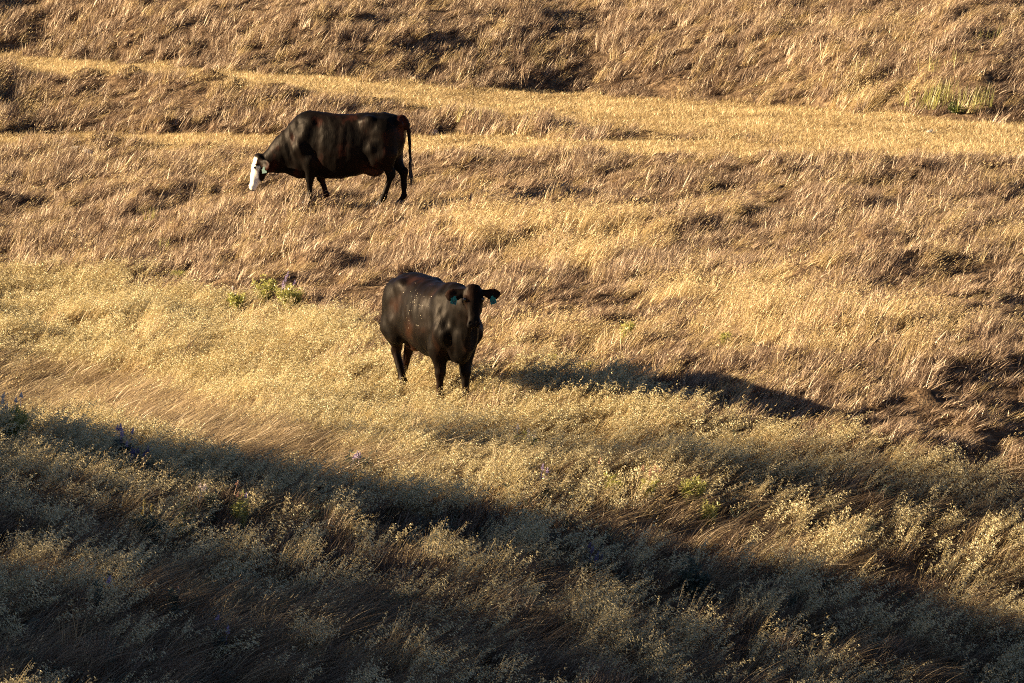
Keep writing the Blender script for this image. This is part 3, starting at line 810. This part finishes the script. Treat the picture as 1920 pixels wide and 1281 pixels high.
# ------------------------------------------------------------------ unseen oaks added on the left rise, crowns shaped to shade the lower slope
m_bark = plain('oak bark', (0.09, 0.07, 0.055), .9)
m_oakleaf = plain('oak leaf', (0.045, 0.065, 0.022), .6)
def oak(s0, s1, dens, up0, up1, dist, label):
    n_ = Vector((math.sin(SUN_BACK), math.cos(SUN_BACK), 0)); dd = Vector((math.cos(SUN_BACK), -math.sin(SUN_BACK), 0))
    sm = (s0 + s1) / 2
    p = n_ * sm; p = p - dd * (p.x / dd.x)            # on the centre line of the slope
    zg = float(ground_z(p.x, p.y)) + .3
    c = Vector((p.x, p.y, zg)) + to_sun * dist
    gz = float(far_z(np.array(c.x), np.array(c.y)))
    root = bpy.data.objects.new('added_shade_oak', None); COL.objects.link(root); root.location = (c.x, c.y, gz - .2)
    root['label'] = label; root['category'] = 'tree'; root['group'] = 'unseen oaks added for their shade on the lower slope'
    g = Geo(); hw = (s1 - s0) / 2; zc = c.z + (up0 + up1) / 2 - gz; hz = (up1 - up0) / 2
    cl = []; wob = R(0, 6)
    for _ in range(int(16 + 12 * hw * hz)):
        a = Vector((R(-1, 1), R(-1, 1), R(-1, 1)))
        if a.length > 1: a.normalize()
        cl.append(Vector((a.x * min(hw * 1.1, 2.2), a.y * hw * .8 + .3 * math.sin(a.z * 4 + wob), a.z * hz * .9)))
    for _ in range(int(dens * hw * hz * 900)):
        q = random.choice(cl) + Vector((random.gauss(0, .5), random.gauss(0, .45), random.gauss(0, .5)))
        g.leaf(q + Vector((0, 0, zc)), Vector((R(-1, 1), R(-1, 1), R(-1, 1))), R(.14, .26), R(.10, .18), .5)
    new_obj('crown', g.mesh('crown', [m_oakleaf]), root, kind='stuff')
    v = []; fc = []
    def limb(a, b, ra, rb, k=7):
        a = Vector(a); b = Vector(b); n0 = len(v); d = (b - a).normalized(); u_ = d.orthogonal().normalized(); w_ = d.cross(u_)
        for t, r_ in ((0, ra), (.5, (ra + rb) / 2), (1, rb)):
            q = a.lerp(b, t) + (u_ * R(-.05, .05) if t == .5 else Vector((0, 0, 0)))
            for i in range(k): v.append(tuple(q + (u_ * math.cos(6.283 * i / k) + w_ * math.sin(6.283 * i / k)) * r_))
        for j in range(2):
            for i in range(k): fc.append((n0 + j * k + i, n0 + j * k + (i + 1) % k, n0 + (j + 1) * k + (i + 1) % k, n0 + (j + 1) * k + i))
    top = Vector((0, 0, zc - hz * .5)); limb((0, 0, 0), top, .30, .2)
    for q in cl[::3]: limb(top, q + Vector((0, 0, zc)), .12, .03, 5)
    new_obj('trunk', mesh_from('trunk', v, fc, m_bark, True), root)

oak(61.7, 63.4, .7, .15, 2.6, 53, 'unseen added oak, crown kept open for partial shade, farthest along the rise')
oak(56.2, 58.7, 1.7, -2.2, 2.8, 55, 'unseen added oak, dense crown shaped to cast a dark band, second along the rise')
oak(53.4, 56.2, .3, -2.2, 2.2, 49, 'unseen added oak, crown thinned to let a sun streak through, between two dense oaks')
oak(51.0, 53.4, 1.8, -2.6, 3.4, 54, 'unseen added oak, dense crown shading the lower slope, second nearest on the rise')
oak(44.0, 51.4, 1.8, -2.6, 3.6, 52, 'largest unseen added oak, shading the bottom of the slope, nearest end of the rise')

# ------------------------------------------------------------------ single plants and stones
m_lil = plain('lilac petals', (0.40, 0.31, 0.46), .6)
m_vio = plain('violet petals', (0.14, 0.12, 0.22), .6)
m_pink = plain('dry pink seed spike', (0.52, 0.33, 0.22), .6)
m_white = plain('cream petals', (0.72, 0.62, 0.55), .6)
m_gold = plain('dry yellow leaf', (0.55, 0.42, 0.12), .6)
m_twig = plain('dry brown stalk', (0.26, 0.15, 0.07), .7)
def bush(name, cat, label, X_, Y_, w, h, leaf, spikes=(), nst=16, group=None, lift=0.0):
    """a low leafy herb: bunches of narrow leaves on splayed stems, with flower spikes of their own"""
    p = on_ground(X_, Y_)
    root = bpy.data.objects.new(name, None); COL.objects.link(root); root.location = p
    root['label'] = label; root['category'] = cat
    if group: root['group'] = group
    gs = Geo(); gl = Geo(); tips = []
    for _ in range(nst):
        a = R(0, 6.28); d = Vector((math.cos(a) * R(.1, 1) * w / h * .9 + .1, math.sin(a) * R(.1, 1) * w / h * .9, 1)).normalized()
        ln = 1.05 * h * R(.6, 1.05) * (1 - .25 * abs(d.x))
        e, dd = gs.blade((R(-.03, .03), R(-.03, .03), -.01), d, ln, .007, Vector((0, 0, .5)), .4)
        for q in range(15):
            t = R(.2, 1.02); c_ = d * ln * t + Vector((R(-.04, .04), R(-.04, .04), R(-.02, .03)))
            for r_ in range(5):
                gl.leaf(c_, Vector((R(-1, 1), R(-1, 1), R(-.2, .9))), R(.035, .065), R(.010, .018), random.random())
        tips.append((e, dd))
    new_obj('stems', gs.mesh('stems', [leaf]), root); new_obj('foliage', gl.mesh('foliage', [leaf]), root, kind='stuff')
    for mt, n_ in spikes:
        for _ in range(n_):
            e, dd = random.choice(tips); g = Geo(); L_ = R(.05, .09)
            base = e * R(.85, 1.05) + Vector((R(-.05, .05), R(-.05, .05), lift)); d = Vector((R(0, .35), R(-.15, .15), 1)).normalized()
            g.blade(base - d * .1, d, L_ + .1, .005, Vector((0, 0, 0)), .4)
            for q in range(38):
                t = q / 38; a = q * 2.4; o_ = Vector((math.cos(a), math.sin(a), .35))
                g.leaf(base + d * L_ * t, o_, .024 * (1.15 - .8 * t), .017 * (1.1 - .7 * t), .5)
            new_obj('flower_spike', g.mesh('flower_spike', [mt]), root)
    return root
def reeds(label, X_, Y_, n, h, spread, mat, cat='grass tuft', name='green_rush', w=.009):
    if n < 18: n, w = 20, .006
    p = on_ground(X_, Y_); g = Geo()
    for _ in range(n):
        a = R(0, 6.28); r_ = math.sqrt(random.random())
        g.blade((spread * r_ * math.cos(a), spread * .5 * r_ * math.sin(a), -.02), Vector((R(-.15, .3), R(-.15, .15), 1)), h * R(.55, 1.1), w, Vector((R(-.1, .35), R(-.2, .2), R(-.2, 0))), random.random())
    o = new_obj(name, g.mesh(name, [mat]), None, label=label, category=cat); o.location = p
    return o
def stone(label, X_, Y_, r_, col=(0.62, 0.57, 0.50)):
    p = on_ground(X_, Y_); v = []; fc = []; nn_ = make_noise(int(X_))
    for i in range(9):
        th = math.pi * i / 8
        for j in range(14):
            ph = 6.2832 * j / 14; k_ = 1 + .35 * float(nn_(np.array(2 * math.cos(ph) * math.sin(th) + 20), np.array(2 * math.sin(ph) * math.sin(th) + 2 * math.cos(th) + 20)))
            v.append((r_ * 1.3 * k_ * math.sin(th) * math.cos(ph), r_ * k_ * math.sin(th) * math.sin(ph), r_ * .75 * k_ * math.cos(th) + r_ * .45))
    for i in range(8):
        for j in range(14): fc.append((i * 14 + j, (i + 1) * 14 + j, (i + 1) * 14 + (j + 1) % 14, i * 14 + (j + 1) % 14))
    o = new_obj('stone', mesh_from('stone', v, fc, plain('weathered pale stone', col, .9)), None, label=label, category='stone'); o.location = p

bush('lupin_bush', 'bush', 'round yellow-green lupin bush left of the standing cow, without flowers', 494, 574, .26, .36, M_lime, nst=22)
bush('lupin_bush', 'bush', 'wide yellow-green lupin bush with lilac flowers between round bush and standing cow', 540, 584, .34, .36, M_lime, ((m_lil, 6),), 26)
bush('lupin_bush', 'bush', 'small yellowish lupin bush at the top edge of the oat patch', 440, 584, .22, .24, M_lime, ((m_white, 2),), 12)
bush('herb', 'plant', 'tiny green herb just below the wide lilac-flowered lupin bush', 570, 596, .14, .16, M_lime, nst=8)
bush('herb', 'plant', 'low yellow herb in brown grass above the oat patch, up and left of the lupins', 332, 528, .28, .16, M_lime, nst=14)
bush('herb', 'plant', 'leafy herb with cream flowers at the left edge above the purple lupins', 20, 832, .34, .36, M_lime, ((m_white, 5),), 22, lift=.05)
bush('flowering_lupin', 'flower', 'lupin with the brightest lilac spikes, left part of the shaded slope', 222, 888, .20, .34, M_grey, ((m_lil, 7),), 14, lift=.03)
bush('flowering_lupin', 'flower', 'dim violet lupin just right of the bright lilac one', 252, 902, .18, .22, M_grey, ((m_vio, 6),), 10, lift=.08)
bush('herb', 'plant', 'blue-green leafy herb under the arching long grass', 512, 885, .34, .26, M_grey, nst=22)
bush('herb', 'plant', 'grey-green herb beside the bright green grass tuft in the shade', 272, 1030, .30, .32, M_grey, ((m_gold, 3),), 24, lift=.05)
bush('herb', 'plant', 'second blue-green herb with pale lupin spikes, right of the arching grass', 668, 905, .30, .30, M_grey, ((m_lil, 3),), 18, lift=.03)
bush('flowering_lupin', 'flower', 'pair of cream lupin spikes right of the bright green tuft', 388, 985, .12, .38, M_grey, ((m_white, 3),), 7, lift=.03)
bush('flowering_lupin', 'flower', 'pinkish dry lupin spikes above the upright pale stalks', 444, 1002, .14, .36, M_lime, ((m_pink, 3), (m_lil, 1)), 8, lift=.03)
bush('flowering_lupin', 'flower', 'single reddish lupin spike in the dark lower left', 316, 1180, .08, .34, M_grey, ((m_pink, 1),), 4, lift=.03)
bush('flowering_lupin', 'flower', 'faint lilac lupin spike above the dead stalk in the dark corner', 178, 1170, .08, .34, M_grey, ((m_lil, 1),), 4, lift=.03)
bush('flowering_lupin', 'flower', 'violet lupin near the middle of the shaded slope', 410, 1240, .10, .28, M_grey, ((m_lil, 2),), 5, lift=.03)
bush('herb', 'plant', 'pale leafy herb below and right of the standing cow, at the shade edge', 985, 862, .34, .28, M_lime, ((m_white, 5),), 18, lift=.03)
bush('herb', 'plant', 'bright yellow-green herb catching sun in the middle of the shaded slope', 1148, 945, .18, .30, M_lime, ((m_pink, 1),), 12, lift=.08)
bush('flowering_lupin', 'flower', 'orange-pink lupin spikes right of the bright yellow-green herb', 1215, 948, .16, .30, M_lime, ((m_pink, 4),), 7, lift=.03)
bush('flowering_lupin', 'flower', 'lilac lupin between the pale herb and the bright yellow-green herb', 1018, 955, .10, .30, M_grey, ((m_lil, 3),), 5, lift=.03)
bush('flowering_lupin', 'flower', 'blue lupin low in the shade under the middle of the slope', 1110, 1100, .16, .28, M_grey, ((m_vio, 5),), 8, lift=.03)
bush('herb', 'plant', 'sunlit green plant in brown grass right of the standing cow', 1172, 644, .12, .26, M_lime, nst=9)
bush('herb', 'plant', 'small bright green plant farther right of the standing cow', 1362, 650, .08, .18, M_lime, nst=6)
bush('herb', 'plant', 'flat lime herb close to the right of the standing cow', 1030, 684, .26, .12, M_lime, nst=14)
bush('herb', 'plant', 'flat lime herb between the two sunlit green plants', 1110, 696, .18, .10, M_lime, nst=9)
bush('herb', 'plant', 'green herb among oats at the right, along the upper shade edge', 1446, 825, .24, .18, M_lime, nst=12)
bush('herb', 'plant', 'leafy yellow-green herb in the shaded oats right of the orange-pink spikes', 1300, 955, .24, .34, M_lime, nst=18)
bush('herb', 'plant', 'smaller green herb just below the leafy one in the shaded oats', 1330, 992, .14, .26, M_lime, nst=9)
bush('herb', 'plant', 'dark grey-green herb clump in the deep shade, lower right of centre', 1300, 1120, .40, .36, M_grey, nst=26)
bush('weed', 'plant', 'small spreading weed on the upper track below the rushes', 1795, 214, .30, .20, M_green, nst=9)
reeds('widest clump of green rushes on the bank at the right', 1752, 204, 90, .55, .30, M_lime)
reeds('second clump of green rushes, nearest the right edge', 1822, 208, 70, .48, .34, M_lime)
reeds('thin green rushes left of the widest clump', 1712, 200, 22, .40, .22, M_lime)
reeds('sparse green rushes higher on the right bank', 1630, 138, 22, .34, .35, M_lime)
reeds('green rushes above the widest clump, near the top of the bank', 1770, 132, 30, .36, .5, M_lime)
reeds('faint rushes near the top right corner', 1848, 84, 18, .4, .3, M_lime)
reeds('pair of green rush blades under the belly of the grazing cow', 655, 336, 8, .30, .14, M_lime)
reeds('green rush blades below the grazing cow', 548, 420, 9, .28, .12, M_lime)
reeds('small green rush in brown grass left of the grazing cow below its head', 302, 472, 9, .24, .10, M_lime)
reeds('three green rush blades above the oat patch at far left', 282, 415, 7, .24, .10, M_lime)
reeds('green rush blades behind the rump of the grazing cow', 905, 226, 10, .34, .5, M_lime)
reeds('bright green grass tuft in the shaded lower left', 326, 1006, 34, .46, .12, M_lime, name='grass_tuft')
reeds('upright pale stalks in the shaded lower left', 470, 1052, 14, .34, .20, M_straw, name='dry_stalks', cat='dry stalks', w=.006)
reeds('upright pale stalks low in the dark middle', 765, 1262, 12, .30, .26, M_straw, name='dry_stalks', cat='dry stalks', w=.006)
reeds('golden dead plant standing in the dark lower left corner', 122, 1232, 22, .5, .10, M_straw, name='dead_plant', cat='dead plant', w=.007)
stone('pale stone by the near track at the left, upper of two', 143, 283, .075)
stone('pale stone by the near track at the left, lower of two', 163, 289, .06)
stone('flat pale stone behind the rump of the grazing cow', 812, 254, .075, (.45, .42, .38))
stone('pale stone on the upper track at the right', 1745, 250, .045, (.40, .36, .30))
